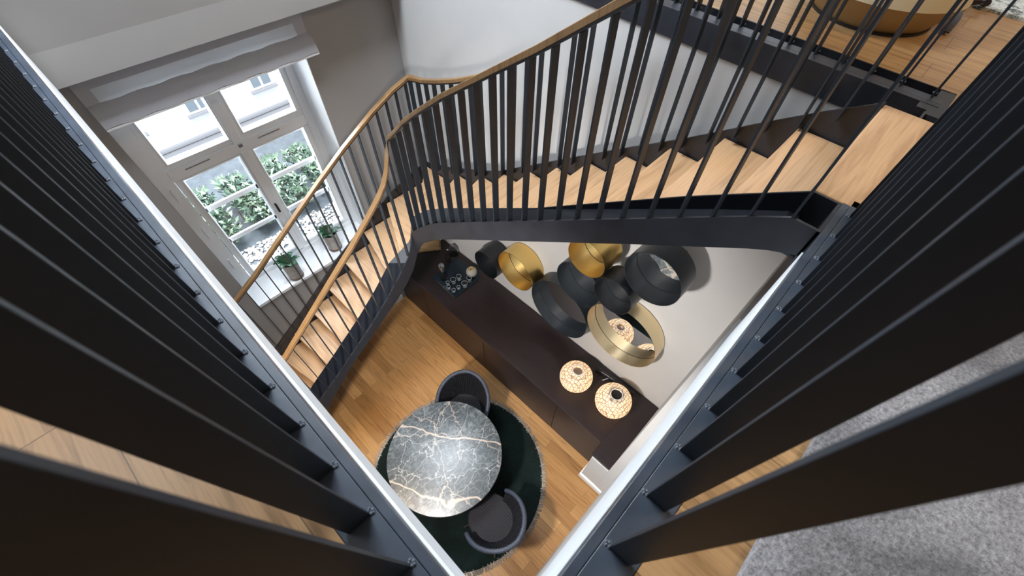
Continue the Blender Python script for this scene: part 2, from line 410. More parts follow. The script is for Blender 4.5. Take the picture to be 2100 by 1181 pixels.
struct(MB().box(1.645, 1.90, -.045, .195, FL, -4.965), 'wall_stub', 'plaster', label='low white wall stub carrying the right end of the sideboard top')
struct(MB().box(-3.3, -3.2, -3.3, 4.5, FL, 2.4), 'wall_left', 'dark_wall')
struct(MB().box(-3.3, 6.3, -3.4, -3.3, -1.5, 2.4), 'wall_back', 'dark_wall')
struct(MB().box(6.2, 6.3, -3.3, 4.5, -1.5, 2.4), 'wall_far_gallery', 'plaster')
struct(MB().box(2.9, 6.3, 4.2, 4.5, -1.1, 2.4), 'wall_gallery_end', 'plaster')
struct(MB().box(-3.3, 6.3, -3.4, 4.8, 2.3, 2.4), 'ceiling', 'plaster')
# skirting
def skirt(name, boxes):
    mb = MB()
    for (x0, x1, y0, y1) in boxes: mb.box(x0, x1, y0, y1, FL, FL + .11)
    o = struct(mb, name, 'white_paint', bevel=0.006); return o
skirt('baseboard_window', [(-3.2, 1.80, YW - .02, YW)])
skirt('baseboard_stub', [(1.615, 1.645, -.145, .215), (1.645, 1.83, .195, .215)])

# galleries: slab, white fascia, floor
def gallery(name, boxes_slab, boxes_floor, suffix):
    mb = MB()
    for b in boxes_slab: mb.box(*b)
    struct(mb, 'ceiling_' + suffix, 'plaster')
    mb = MB()
    for b in boxes_floor: mb.box(*b)
    struct(mb, 'floor_' + suffix, 'oak_gallery', label='oak plank floor of the ' + name)
gallery('left gallery', [(-3.2, -.060, -.060, 3.98, -1.5, -1.105)], [(-3.2, -.172, -.172, 3.85, -1.05, -1.0)], 'left_gallery')
gallery('right gallery', [(-3.2, 1.48, -3.3, -.060, -1.72, -1.105), (1.48, 6.2, -3.3, -.25, -1.72, -1.105)], [(-.172, 6.2, -3.3, -.172, -1.05, -1.0), (-3.2, -.172, -3.3, -.172, -1.05, -1.0)], 'right_gallery')
gallery('far gallery', [(2.90, 6.2, -.172, 4.2, -1.14, -1.06)], [(2.90, 6.2, -.172, 4.2, -1.05, -1.0)], 'far_gallery')
# painted white fascia boards under the steel edge
struct(MB().box(-.075, -.058, -.06, 3.98, -1.53, -1.101), 'trim_1', 'white_paint', label='white fascia under the left gallery edge')
struct(MB().box(-.06, 1.50, -.075, -.058, -1.72, -1.101), 'trim_2', 'white_paint', label='white fascia under the right gallery edge')

# steel edge beams (structure that carries the railings)
mb = MB().box(-.175, -.088, -.175, 3.95, -1.03, -1.0).box(-.0865, -.065, -.0865, 3.95, -1.10, -1.001)
mb.box(-.26, -.175, -.175, 3.95, -1.06, -1.035)
struct(mb, 'trim_3', 'steel', label='blue grey steel edge beam of the left gallery', bevel=.0012)
mb = MB().box(-.0875, 1.745, -.175, -.088, -1.03, -1.0).box(-.0645, 1.728, -.0865, -.063, -1.10, -1.001)
struct(mb, 'trim_4', 'steel', label='blue grey steel edge beam of the right gallery', bevel=.0012)
mb = MB().box(2.700, 2.712, -.14, 4.05, -1.143, -1.0).box(2.712, 2.732, -.14, 4.05, -1.012, -1.0).box(2.736, 2.80, -.14, 4.05, -1.02, -1.001)
mb.box(2.80, 2.90, -.14, 4.05, -1.16, -1.14).box(2.60, 2.90, -.175, -.105, -1.03, -1.002).box(2.64, 2.71, -.105, -.06, -1.03, -1.002).box(2.535, 2.62, -.11, -.10, -1.14, -1.0)
mb.box(2.892, 2.900, -.14, 4.05, -1.14, -1.0)
struct(mb, 'trim_5', 'stair_steel', label='dark steel edge beam of the far gallery', bevel=.0012)

# window: fixed frame, two upper and two lower sashes
yf = 4.72
def ring_frame(mb, x0, x1, z0, z1, wd, y0, y1):
    mb.box(x0, x1, y0, y1, z0, z0 + wd).box(x0, x1, y0, y1, z1 - wd, z1).box(x0, x0 + wd, y0, y1, z0 + wd, z1 - wd).box(x1 - wd, x1, y0, y1, z0 + wd, z1 - wd)
win = bpy.data.objects.new('window_1', None); COL.objects.link(win); win.location = (.85, yf, -4.25 + OFF); ORI['window_1'] = (.85, yf, -4.25)
win['kind'] = 'structure'; win['label'] = 'tall white double casement window with four lights'
mb = MB().box(0, .150, 4.66, 4.79, -4.25, -1.45).box(1.590, 1.685, 4.66, 4.79, -4.25, -1.45).box(.15, 1.59, 4.66, 4.79, -4.25, -4.19).box(.15, 1.59, 4.66, 4.79, -1.53, -1.45)
mb.box(.15, 1.59, 4.66, 4.79, -2.735, -2.625).box(.805, .895, 4.655, 4.79, -2.64, -1.53).box(.815, .885, 4.655, 4.79, -4.18, -2.72)
mb.build('window_frame', 'white_paint', win, bevel=.006)
K = yf / 4.4
panes = [(.186 * K, .744 * K, -2.399 * K, -1.60, 0), (.878 * K, 1.436 * K, -2.395 * K, -1.60, 0), (.204 * K, .749 * K, -3.86 * K, -2.567 * K, 1), (.879 * K, 1.436 * K, -3.86 * K, -2.562 * K, 1)]
for (x0, x1, z0, z1, low) in panes:
    mb = MB(); ring_frame(mb, x0 - .06, x1 + .06, z0 - .06, z1 + .06, .06, 4.68, 4.72)
    ring_frame(mb, x0 - .012, x1 + .012, z0 - .012, z1 + .012, .018, 4.672, 4.69)
    sash = mb.build('sash', 'white_paint', win, bevel=.004)
    MB().box(x0, x1, 4.704, 4.708, z0, z1).build('pane', 'pane_glass', sash)
    mb = MB(); g_ = 4.81 / 4.72; ring_frame(mb, x0 * g_ - .03, x1 * g_ + .03, z0 * g_ - .03, z1 * g_ + (.01 if low else .03), .05, 4.80, 4.83)
    if low:
        for zz in (-2.95 * 4.81 / 4.4, -3.371 * 4.81 / 4.4): mb.box(x0, x1 + .02, 4.80, 4.825, zz - .026, zz + .026)
    os_ = mb.build('outer_sash', 'white_paint', win)
    # draught slots and hinges on the sash
    if not low: MB().box(x0 + .10, x0 + .34, 4.655, 4.663, -2.665, -2.656).build('vent_slot', 'outer_trim', sash)
MB().box(.83, .87, 4.635, 4.66, -2.665, -2.635).build('catch', 'chrome', win)
MB().tube([(.85, 4.655, -3.42), (.85, 4.63, -3.42), (.85, 4.625, -3.52)], .012).build('handle', 'black_metal', win)
for zz in (-2.85, -3.35, -3.85):
    for xx in (.08, 1.60): MB().box(xx - .008, xx + .008, 4.645, 4.66, zz - .07, zz + .07).build('hinge', 'white_paint', win, bevel=.003)
struct(MB().box(0, 1.685, 4.255, 4.67, -4.29, -4.25), 'window_1_sill', 'white_paint', label='bright white window sill', bevel=.004)

struct(MB().box(1.679, 1.685, 4.268, 4.66, -4.25, -1.45), 'trim_6', 'white_paint', label='right reveal of the window recess, lightened for window light')  # lighter liner imitates window light falling on this side
# roman blind
bl = thing('roman_blind', 'grey roman blind folded up at the top of the tall window', 'blind', (.87, 4.2, -1.9))
MB().box(0.09, 1.67, 4.236, 4.239, -1.78, -1.655).build('sheer_panel', 'sheer_cloth', bl)
MB().box(0.0, .09, 4.234, 4.241, -1.78, -1.50).box(1.67, 1.76, 4.234, 4.241, -1.78, -1.50).box(.09, 1.67, 4.234, 4.241, -1.655, -1.50).build('hem', 'fabric_blind', bl)
mb = MB(); n = 24; prof = [(4.235, -1.752), (4.222, -1.757), (4.190, -1.80), (4.165, -1.85), (4.156, -1.890), (4.172, -1.900), (4.20, -1.896), (4.232, -1.88)]
vsx = []; fs = []
for i in range(n + 1):
    x = 0.0 + 1.775 * i / n; wob = .006 * math.sin(i * 1.7)
    for (y, z) in prof: vsx.append((x, y + wob * .5, z + wob * .6))
for i in range(n):
    for k in range(len(prof) - 1): fs.append((i * 8 + k, i * 8 + k + 1, (i + 1) * 8 + k + 1, (i + 1) * 8 + k))
fs.append(tuple(range(8))); fs.append(tuple(n * 8 + k for k in range(8))); fs += [(i * 8 + 7, i * 8, (i + 1) * 8, (i + 1) * 8 + 7) for i in range(n)]
mb.add(vsx, fs).build('folded_cloth', 'fabric_blind', bl, smooth=True)
MB().box(0.0, 1.775, 4.158, 4.182, -1.908, -1.894).build('bottom_rail', 'white_paint', bl)

# ------------------------------------------------------------------ railings
def bar(mb, x0, x1, y0, y1, z0, z1): return mb.box(x0, x1, y0, y1, z0, z1)
def railing(name, label, origin, bars, handrail, group=None, ztop=.03, weld=True):
    t = thing(name, label, 'railing', origin, None)
    first = None; fw = None
    for (x, y, ax) in bars:
        if first is None:
            # bar: flat steel standing across the rail; local mesh reused for every copy
            mb = MB()
            if ax == 'x': mb.box(x - .054, x, y - .005, y + .005, -1.0, ztop)     # depth along x
            else: mb.box(x - .005, x + .005, y - .05, y, -1.0, ztop)
            first = mb.build('baluster', 'steel_bar', t, origin=(x, y, -1.0), bevel=.0008); base = (x, y)
            mb = MB()
            sx, sy = (.004, 0) if ax == 'x' else (0, .004)
            for k in range(5):
                a = k * 1.3
                mb.lathe((x + sx + .004 * math.cos(a), y + sy + .006 * math.sin(a), -1.001), [(.0, .007), (.004, .004), (.006, 0)], 8)
            fw = mb.build('weld_bead', 'weld', first, origin=(x, y, -1.0), smooth=True)
            o0 = ORI[t.name]
        else:
            c = first.copy(); COL.objects.link(c); c.parent = t
            c.location = (x - o0[0], y - o0[1], -1.0 - o0[2])
            d = fw.copy(); COL.objects.link(d); d.parent = c; d.location = fw.location
    MB().box(*handrail).build('handrail', 'oak_rail', t, bevel=.006)
    return t
railing('gallery_railing', 'near black steel railing along the left gallery, flat bars in a row at the left', (-.128, 1.9, -1.0),
        [(-.103, .034 + .142 * i, 'x') for i in range(28)], (-.155, -.10, -.10, 3.95, .03, .075))
railing('gallery_railing', 'near black steel railing along the right gallery beside the grey rug', (.8, -.128, -1.0),
        [(.211 + .1435 * i - .1435, -.104, 'y') for i in range(12)], (-.10, 1.75, -.155, -.10, .03, .075))
railing('gallery_railing', 'far black steel railing at the top right in front of the gold stool', (2.80, 1.9, -1.0),
        [(2.83, -.09 + .142 * i, 'x') for i in range(29)], (2.78, 2.835, -.12, 4.0, .03, .075))

# ------------------------------------------------------------------ the staircase
st = thing('staircase', 'curved black steel staircase with oak treads and black bar railings', 'staircase', (1.5, 2.8, FL))
XI, YI = 1.487, 2.80
UI = [(-.06, -1.0), (.04, -1.0), (.168, -1.078), (2.24, -2.513), (2.374, -2.615), (2.506, -2.725), (2.634, -2.85), (2.755, -2.975), (2.80, -3.03)]
UIB = [(-.06, -1.12), (.06, -1.175), (.559, -1.52), (2.09, -2.60), (2.4, -2.83), (2.6, -3.02), (2.72, -3.19), (2.80, -3.36)]
LI = [(-1.95, -5.70), (-.02, -4.40), (.12, -4.32), (.23, -4.245), (.369, -4.15), (.502, -4.058), (.632, -3.966), (.762, -3.88), (.888, -3.779), (1.024, -3.667), (1.151, -3.55), (1.278, -3.43), (1.40, -3.30), (1.46, -3.17), (1.487, -3.03)]
LIB = [(-1.9, -5.83), (-1.3, -5.72), (-.8, -5.30), (-.17, -4.77), (0, -4.60), (.29, -4.34), (.73, -4.05), (1.11, -3.80), (1.28, -3.66), (1.40, -3.53), (1.487, -3.36)]
ys = [-.06, .0, .04, .10, .168, .6, 1.2, 1.8, 2.09, 2.24, 2.32, 2.374, 2.44, 2.506, 2.57, 2.634, 2.70, 2.755, 2.80]
path = [(XI, y, lerp(UI, y), lerp(UIB, y)) for y in ys]
xs = [1.46, 1.43, 1.40, 1.34, 1.278, 1.2, 1.11, 1.0, .888, .73, .5, .29, .12, 0, -.17, -.5, -.8, -1.3, -1.8]
path += [(x, YI, lerp(LI, x), max(FL, lerp(LIB, x))) for x in xs]
MB().ribbon(path, -1, .012).build('outer_stringer', 'stair_steel', st, smooth=True)
# tread-side plate
UP = [(-.2, -1.0), (.05, -1.0), (.491, -1.294), (1.005, -1.66), (1.375, -1.925), (1.867, -2.252), (2.19, -2.46), (2.473, -2.668), (2.763, -2.91), (2.96, -3.13), (3.08, -3.30)]
LP = [(-1.9, -6.1), (-.132, -4.85), (.132, -4.60), (.418, -4.37), (.704, -4.165), (.968, -3.985), (1.166, -3.84), (1.275, -3.75), (1.414, -3.62), (1.526, -3.50), (1.652, -3.34), (1.69, -3.30)]
path = [(1.69, y, lerp(UP, y), lerp(UP, y) - .28) for y in (.045, .3, .491, 1.005, 1.375, 1.867, 2.19, 2.473, 2.65, 2.763, 2.86, 2.96, 3.08)]
path += [(x, 3.08, max(FL + .05, lerp(LP, x)), max(FL, lerp(LP, x) - .28)) for x in (1.652, 1.59, 1.526, 1.414, 1.275, 1.166, .968, .704, .418, .132, -.132, -.8, -1.4)]
MB().ribbon(path, 1, .010).build('inner_stringer', 'channel_steel', st, smooth=True)
# channel floor between the two plates
mb = MB(); q = []
for y in (.0, .04, .3, .6, 1.2, 1.8, 2.24, 2.5, 2.7, 2.80): q.append(((XI + .012, y, lerp(UI, y) - .11), (1.69, y + .03 + .25 * (y / 2.8), lerp(UI, y) - .11)))
q.append(((1.40, 2.812, -3.42), (1.60, 3.08, -3.42)))
for x in (1.278, 1.15, 1.0, .73, .5, .29, .0, -.5, -1.0, -1.7): q.append(((x, 2.812, max(FL + .03, lerp(LI, x) - .11)), (x, 3.08, max(FL + .03, lerp(LI, x) - .11))))
for i in range(len(q) - 1):
    a, b, c, d = q[i][0], q[i][1], q[i + 1][1], q[i + 1][0]
    lo = [(p[0], p[1], p[2] - .01) for p in (a, b, c, d)]
    mb.add([a, b, c, d] + lo, [(0, 1, 2, 3), (7, 6, 5, 4), (0, 4, 5, 1), (2, 6, 7, 3), (1, 5, 6, 2), (3, 7, 4, 0)])
mb.build('channel_plate', 'channel_steel', st)
# top end: short return of the outer stringer and the dark plate under the landing
MB().box(XI, 1.70, -.062, -.050, -1.17, -1.002).build('end_plate', 'stair_steel', st)
MB().box(1.499, 2.0, -.085, .06, -1.155, -1.145).box(1.692, 1.700, -.085, .045, -1.155, -1.005).build('end_floor', 'stair_steel', st)
MB().box(1.70, 2.53, .045, .052, -1.12, -1.035).build('landing_riser', 'oak_tread', st)
# wall side stringer
XO, YO = 2.50, 3.88
UO = [(-.1, -.955), (.07, -.982 + .0), (.472, -1.257), (.878, -1.549), (1.295, -1.825), (2.568, -2.705), (2.733, -2.794), (3.397, -3.105), (3.88, -3.28)]
LO = [(-1.9, -5.73), (-.006, -4.521), (.265, -4.365), (.538, -4.196), (.806, -4.011), (.939, -3.921), (1.79, -3.49), (1.96, -3.425), (2.1, -3.385), (2.50, -3.28)]
path = [(XO, y, lerp(UO, y), lerp(UO, y) - .34) for y in (.05, .25, .472, .878, 1.295, 1.9, 2.568, 2.733, 3.0, 3.397, 3.7, 3.88)]
path += [(x, YO, lerp(LO, x), max(FL, lerp(LO, x) - .40)) for x in (2.3, 2.1, 1.96, 1.79, 1.4, .939, .806, .538, .265, -.006, -.6, -1.2, -1.8)]
MB().ribbon(path, -1, .014).build('wall_stringer', 'stair_steel', st, smooth=True)
MB().box(1.70, 2.545, -.17, .05, -1.045, -1.0).build('landing_board', 'oak_tread', st, bevel=.008)
# treads: (inner point, outer point) of every nosing
nos = {1: ((1.69, .31), (2.49, .31)), 2: ((1.69, .63), (2.49, .635)), 3: ((1.69, .925), (2.49, .93)), 4: ((1.69, 1.22), (2.49, 1.225)), 5: ((1.69, 1.52), (2.49, 1.53)),
       6: ((1.69, 1.81), (2.49, 1.835)), 7: ((1.69, 2.09), (2.49, 2.14)), 8: ((1.69, 2.36), (2.49, 2.48)), 9: ((1.69, 2.64), (2.49, 2.82)), 10: ((1.69, 2.95), (2.49, 3.24)),
       11: ((1.69, 3.09), (2.49, 3.87)), 12: ((1.45, 3.09), (1.835, 3.87)), 13: ((1.235, 3.09), (1.435, 3.87)), 14: ((1.0, 3.09), (1.055, 3.87)), 15: ((.72, 3.09), (.725, 3.87)),
       16: ((.426, 3.09), (.42, 3.87)), 17: ((.164, 3.09), (.10, 3.87)), 18: ((-.07, 3.09), (-.20, 3.87)), 19: ((-.36, 3.09), (-.48, 3.87)), 20: ((-.66, 3.09), (-.76, 3.87)), 21: ((-.95, 3.09), (-1.04, 3.87)), 22: ((-1.24, 3.09), (-1.30, 3.87))}
nos[0] = ((1.69, .05), (2.49, .05))
RISE = 4.84 / 23
for k in range(1, 23):
    z = -1 - RISE * k
    a, b = nos[k - 1]; c, d = nos[k]
    lowr = k >= 12
    # the tread runs a little under the riser of the step above
    def back(p, q, s_): return (p[0] + (s_ if lowr and k > 12 else 0), p[1] - (0 if lowr and k > 12 else s_))
    poly = [back(a, c, .03), back(b, d, .03), d, c]
    if k == 12: poly = [(1.69, 3.09), (2.49, 3.84), (2.49, 3.87), nos[12][1], nos[12][0]]
    MB().prism(poly, z - .04, z).build('tread', 'oak_tread_lower' if lowr else 'oak_tread', st, bevel=.005)
    # riser below this tread, down to the next one
    zz = z - RISE if k < 22 else FL
    dx, dy = d[0] - c[0], d[1] - c[1]; L = math.hypot(dx, dy); nx, ny = dy / L, -dx / L
    if k <= 11: nx, ny = (nx, ny) if ny < 0 else (-nx, -ny)
    else: nx, ny = (nx, ny) if nx > 0 else (-nx, -ny)
    i0, i1 = .022, .040
    MB().prism([(c[0] + nx * i0, c[1] + ny * i0), (d[0] + nx * i0, d[1] + ny * i0), (d[0] + nx * i1, d[1] + ny * i1), (c[0] + nx * i1, c[1] + ny * i1)], zz, z - .04).build('riser', 'oak_tread_lower' if lowr else 'oak_tread', st)

# handrails: wood on a flat steel strip, swept along a 3D path
def sweep(name, pts, wd, h, drop, mat, mitre=None):
    """pts: (x, y, ztop); square section wd x h, its top at ztop - drop"""
    mb = MB(); b = []; n = len(pts)
    for i, p in enumerate(pts):
        def nr(a, c):
            d = Vector((c[0] - a[0], c[1] - a[1]));
            d.normalize(); return Vector((-d.y, d.x))
        if i == 0: o = nr(pts[0], pts[1])
        elif i == n - 1: o = nr(pts[-2], pts[-1])
        else:
            a, c = nr(pts[i - 1], p), nr(p, pts[i + 1]); o = a + c; o = o / max(.3, o.dot(a))
        o = o * wd / 2
        for sx, dz in ((-1, 0), (1, 0), (1, -h), (-1, -h)): b.append((p[0] + o.x * sx, p[1] + o.y * sx, p[2] - drop + dz))
    f = [(i * 4 + k, i * 4 + (k + 1) % 4, (i + 1) * 4 + (k + 1) % 4, (i + 1) * 4 + k) for i in range(n - 1) for k in range(4)]
    f += [(3, 2, 1, 0), tuple((n - 1) * 4 + k for k in range(4))]
    return mb.add(b, f).build(name, mat, st, smooth=True, bevel=.004)
RI_U = [(.05, .04), (.916, -.572), (1.045, -.668), (1.281, -.835), (1.593, -1.045), (2.025, -1.338), (2.316, -1.555), (2.52, -1.72), (2.65, -1.845), (2.74, -1.93), (2.825, -2.00)]
RI_L = [(-1.8, -4.72), (-.105, -3.521), (-.02, -3.457), (.111, -3.36), (.241, -3.263), (.375, -3.163), (.5, -3.07), (.625, -2.977), (.755, -2.880), (.882, -2.790), (1.014, -2.685), (1.141, -2.58), (1.277, -2.465), (1.36, -2.375), (1.42, -2.27), (1.47, -2.13), (1.512, -2.00)]
yr = [.06, .5, .916, 1.281, 1.593, 1.8, 2.025, 2.17, 2.316, 2.42, 2.52, 2.59, 2.65, 2.70, 2.74, 2.79, 2.825]
pts = [(1.512, y, lerp(RI_U, y)) for y in yr]
xr = [1.47, 1.445, 1.42, 1.39, 1.36, 1.32, 1.277, 1.2, 1.141, 1.014, .882, .755, .625, .5, .375, .241, .111, -.02, -.105, -.6, -1.2, -1.7]
pts += [(x, 2.825, lerp(RI_L, x)) for x in xr]
sweep('handrail', pts, .050, .034, 0, 'oak_rail')
sweep('rail_strip', pts, .040, .014, .034, 'stair_steel')
RO_U = [(.07, .02), (.878, -.549), (1.295, -.825), (2.3, -1.51), (2.77, -1.823), (3.07, -1.965), (3.368, -2.085), (3.61, -2.17), (3.855, -2.225)]
RO_L = [(-1.8, -4.70), (-.122, -3.596), (.171, -3.44), (.804, -3.045), (1.2, -2.81), (1.55, -2.610), (1.976, -2.395), (2.253, -2.28), (2.475, -2.225)]
pts = [(2.475, y, lerp(RO_U, y)) for y in (.08, .5, .878, 1.295, 1.9, 2.3, 2.55, 2.77, 2.92, 3.07, 3.22, 3.368, 3.5, 3.61, 3.73, 3.855)]
pts += [(x, 3.855, lerp(RO_L, x)) for x in (2.36, 2.253, 2.1, 1.976, 1.76, 1.55, 1.2, .804, .5, .171, -.122, -.7, -1.4)]
sweep('handrail', pts, .050, .034, 0, 'oak_rail')
sweep('rail_strip', pts, .040, .014, .034, 'stair_steel')
# balusters of both stair railings
T = .0045
def sbar(x0, x1, y0, y1, z0, z1): MB().box(x0, x1, y0, y1, z0, z1).build('baluster', 'steel_bar', st)
for y in [.04, .168, .29, .416, .544, .674, .804, .934, 1.063, 1.196, 1.324, 1.455, 1.586, 1.716, 1.848, 1.983, 2.109, 2.237, 2.374, 2.506, 2.634, 2.755]:
    sbar(XI + .001, XI + .05, y - T, y + T, lerp(UI, y) - .03, lerp(RI_U, y) - .045)
for x in [1.40, 1.278, 1.151, 1.024, .888, .762, .632, .502, .369, .235, .116, -.02, -.15, -.28, -.41, -.54, -.67, -.80, -.93, -1.06, -1.19, -1.32]:
    sbar(x - T, x + T, YI + .001, YI + .05, max(FL, lerp(LI, x) - .03), lerp(RI_L, x) - .045)
for i in range(28):
    y = .179 + .1355 * i
    if y < 3.84: sbar(XO - .05, XO - .001, y - T, y + T, lerp(UO, y) - .05, lerp(RO_U, y) - .045)
for i in range(29):
    x = 2.40 - .1345 * i + .02
    sbar(x - T, x + T, YO - .05, YO - .001, lerp(LO, x) - .05, lerp(RO_L, x) - .045)

# ------------------------------------------------------------------ sideboard
TOP = FL + .917
sb = thing('sideboard', 'long dark brown sideboard along the white wall under the round mirrors', 'sideboard', (2.28, 2.1, FL))
MB().box(1.845, 2.70, .22, 4.25, TOP - .04, TOP).box(1.66, 2.70, -.044, .22, TOP - .04, TOP).build('worktop', 'walnut', sb, bevel=.003)
MB().box(1.875, 2.70, .22, 4.25, FL + .0, TOP - .041).build('carcass', 'walnut', sb)
e = [.225, .92, 2.27, 3.60, 4.245]
for a, b in zip(e[:-1], e[1:]):
    MB().box(1.852, 1.873, a + .003, b - .003, FL + .02, TOP - .045).build('door', 'walnut', sb, bevel=.002)

# ------------------------------------------------------------------ ring mirrors on the wall
rings = [  # x front, centre y, z, radius, x back, mirror x, metal, label
    (2.410, 2.752, -4.237, .213, 2.70, 2.665, 'black_metal', 'small black ring mirror at the far left end of the mirror cluster'),
    (2.470, 2.285, -4.03, .287, 2.70, 2.665, 'gold', 'gold ring mirror beside the far left black ring'),
    (2.285, 1.238, -2.806, .205, 2.55, 2.515, 'gold', 'small gold ring mirror at the top, partly behind the stair stringer'),
    (2.389, 1.319, -3.347, .277, 2.62, 2.585, 'graphite', 'black ring mirror below the upper gold ring, behind it'),
    (2.285, .617, -2.561, .258, 2.50, 2.467, 'graphite', 'large black ring mirror at upper right reflecting the marble table'),
    (2.233, .862, -2.970, .200, 2.44, 2.405, 'black_metal', 'small black ring mirror in the middle above the big gold ring'),
    (2.518, 1.579, -4.205, .440, 2.70, 2.665, 'graphite', 'widest dark ring mirror at the bottom left of the cluster'),
    (2.520, .740, -3.860, .440, 2.70, 2.665, 'pale_gold', 'big gold ring mirror at the bottom reflecting the two glowing lamps')]
for (xf, y, z, r, xb, xm, mt, lab) in rings:
    t = thing('ring_mirror', lab, 'mirror', (xb, y, z), 'round ring mirrors on the white wall')
    th = .005; d = xb - xf
    MB().lathe((xf, y, z), [(r, 0), (r, d), (r - th, d), (r - th, 0)], 96, 'x', closed=True).build('ring', mt, t, smooth=True)
    MB().lathe((xm, y, z), [(r - th - .0015, 0), (r - th - .0015, .005)], 96, 'x').build('mirror_glass', 'mirror', t)
    MB().lathe((xm - .002, y, z), [(r - th - .0002, 0), (r - th - .0002, .002), (r - th - .004, .002), (r - th - .004, 0)], 96, 'x', closed=True).build('glass_edge', 'black_metal', t)
    MB().box(xm + .006, W - .0005, y - .06, y + .06, z - .05, z + .05).build('wall_bracket', 'black_metal', t)

# ------------------------------------------------------------------ lamps on the sideboard
def globe_lamp(loc, r, lab, light_dx, e):
    x, y = loc
    t = thing('table_lamp', lab, 'lamp', (x, y, TOP), 'honeycomb globe lamps on the sideboard')
    prof = []
    N = 22
    for i in range(N + 1):
        a = -PI / 2 * .86 + (PI / 2 * .86 + PI / 2 * .80) * i / N
        prof.append((r * math.cos(a), r * .90 + r * .86 * math.sin(a)))
    inner = [(max(.005, p[0] - .004), p[1]) for p in prof[::-1]]
    MB().lathe((x, y, TOP + .012), prof + inner, 56, closed=True).build('lamp_shade', 'honeycomb_shade', t, smooth=True)
    rt = prof[-1][0]; zt = TOP + .012 + prof[-1][1]
    MB().lathe((x, y, zt - .004), [(rt + .004, 0), (rt + .004, .010), (rt - .003, .010), (rt - .003, 0)], 40, closed=True).build('rim', 'white_paint', t, smooth=True)
    MB().lathe((x, y, TOP), [(.09, 0), (.09, .012), (.02, .016), (.015, .08)], 32).build('base', 'bronze', t, smooth=True)
    bl_ = MB().lathe((x + light_dx[0], y + light_dx[1], TOP + .20), [(.002, -.045), (.03, -.03), (.042, 0), (.03, .03), (.002, .042)], 24).build('bulb', 'bulb', t, smooth=True)
    MB().lathe((x, y, zt - .062), [(rt * 1.05, 0), (rt * .95, .025), (rt * .6, .042), (.002, .048)] if e > 4.5 else [(rt * 1.3, 0), (rt * 1.3, .004), (.002, .004)], 32).build('inner_cap', 'lamp_bulb_metal' if e > 4.5 else 'black_metal', t, smooth=True)  # right lamp: black disc stands in for the shade inside its opening
    light('POINT', 'lamp_light', (x, y, TOP + .19), e, (1.0, .72, .42), .05)
    return t
globe_lamp((2.218, .945), .208, 'glowing honeycomb globe lamp, the left one, with the bulb shining through its opening', (.0, .0), 5)
globe_lamp((2.280, .415), .222, 'glowing honeycomb globe lamp, the right one near the wall corner, with a dark opening', (.03, .0), 4)
# dark folded tripod / stick object behind the lamps
t = thing('desk_lamp', 'black metal bar on two short feet lying against the wall behind the lamps', 'ornament', (2.60, .58, TOP))
MB().tube([(2.58, .86, TOP + .03), (2.635, .30, TOP + .03)], .028, 12).build('bar', 'black_metal', t, smooth=True)
MB().tube([(2.50, .70, TOP + .012), (2.57, .66, TOP + .03)], .010, 8).build('foot', 'chrome', t, smooth=True)
MB().tube([(2.47, .60, TOP + .012), (2.60, .56, TOP + .03)], .010, 8).build('foot', 'chrome', t, smooth=True)

# ------------------------------------------------------------------ tray with glasses
tr_ = tag(MB().prism([(2.06, 3.60), (2.04, 3.06), (2.50, 3.06), (2.60, 3.12), (2.60, 3.60)], TOP, TOP + .018).build('serving_tray', 'black_tray', bevel=.004),
          'glossy black serving tray holding the glasses on the sideboard', 'tray')
TT = TOP + .018
def tumbler(x, y, r, h):
    return MB().lathe((x, y, TT), [(r * .80, 0), (r * .95, h * .3), (r, h), (r - .005, h), (r * .93 - .006, h * .32), (r * .74, .014), (.002, .014), (.002, .0)], 28)
gl_ = [(2.27, 3.30, .042, .085, 'tumbler glass at the rear of the tray between the carafe and the vase'), (2.36, 3.27, .042, .085, 'tumbler glass at the rear of the tray closest to the round vase'),
       (2.22, 3.11, .046, .090, 'wide tumbler glass in the middle of the tray'), (2.34, 3.12, .046, .09, 'wide tumbler glass on the wall side of the group'),
       (2.10, 3.22, .032, .06, 'small shot glass at the left of the glass group'), (2.16, 3.27, .032, .06, 'small shot glass behind the left one'),
       (2.10, 3.13, .032, .06, 'small shot glass nearest to the tray corner'), (2.17, 3.17, .032, .06, 'small shot glass in the centre of the group')]
gl_ = [(2.31, 3.26, .040, .085), (2.40, 3.13, .042, .085), (2.21, 3.27, .044, .088), (2.28, 3.10, .046, .090), (2.13, 3.305, .030, .06), (2.085, 3.235, .030, .06), (2.10, 3.14, .030, .06), (2.185, 3.13, .030, .06)]
gn = ['tumbler standing between the wide tumblers and the ribbed vase', 'tumbler nearest to the ribbed vase and the wall', 'tumbler in the row facing the cocktail shaker', 'widest tumbler on the near edge of the glass group',
      'shot glass nearest to the cocktail shaker', 'shot glass at the outer left of the group', 'shot glass nearest to the front edge of the tray', 'shot glass right beside the widest tumbler']
for (x, y, r, h), lab in zip(gl_, gn):
    o = tumbler(x, y, r, h).build('drinking_glass', 'clear_glass', smooth=True)
    MB().lathe((x, y, TT + h), [(r, 0), (r - .0005, .004), (r - .0045, .004), (r - .005, 0)], 28, closed=True).build('rim', 'glass_glint', o, smooth=True)  # painted highlight along the lip of the glass
    MB().lathe((x, y, TT + .013), [(.002, 0), (r * .7, 0), (r * .7, .004), (.002, .002)], 24).build('base_glint', 'glass_glint', o, smooth=True)  # painted glint in the bottom of the glass
    tag(o, 'clear ' + lab, 'glass', 'glasses on the black tray')
t = thing('cocktail_shaker', 'tall clear glass and steel shaker standing at the tray corner', 'shaker', (2.167, 3.45, TT))
MB().lathe((2.167, 3.45, TT), [(.048, 0), (.050, .10), (.042, .16), (.036, .16), (.040, .10), (.038, .01), (.002, .01), (.002, 0)], 28).build('body', 'clear_glass', t, smooth=True)
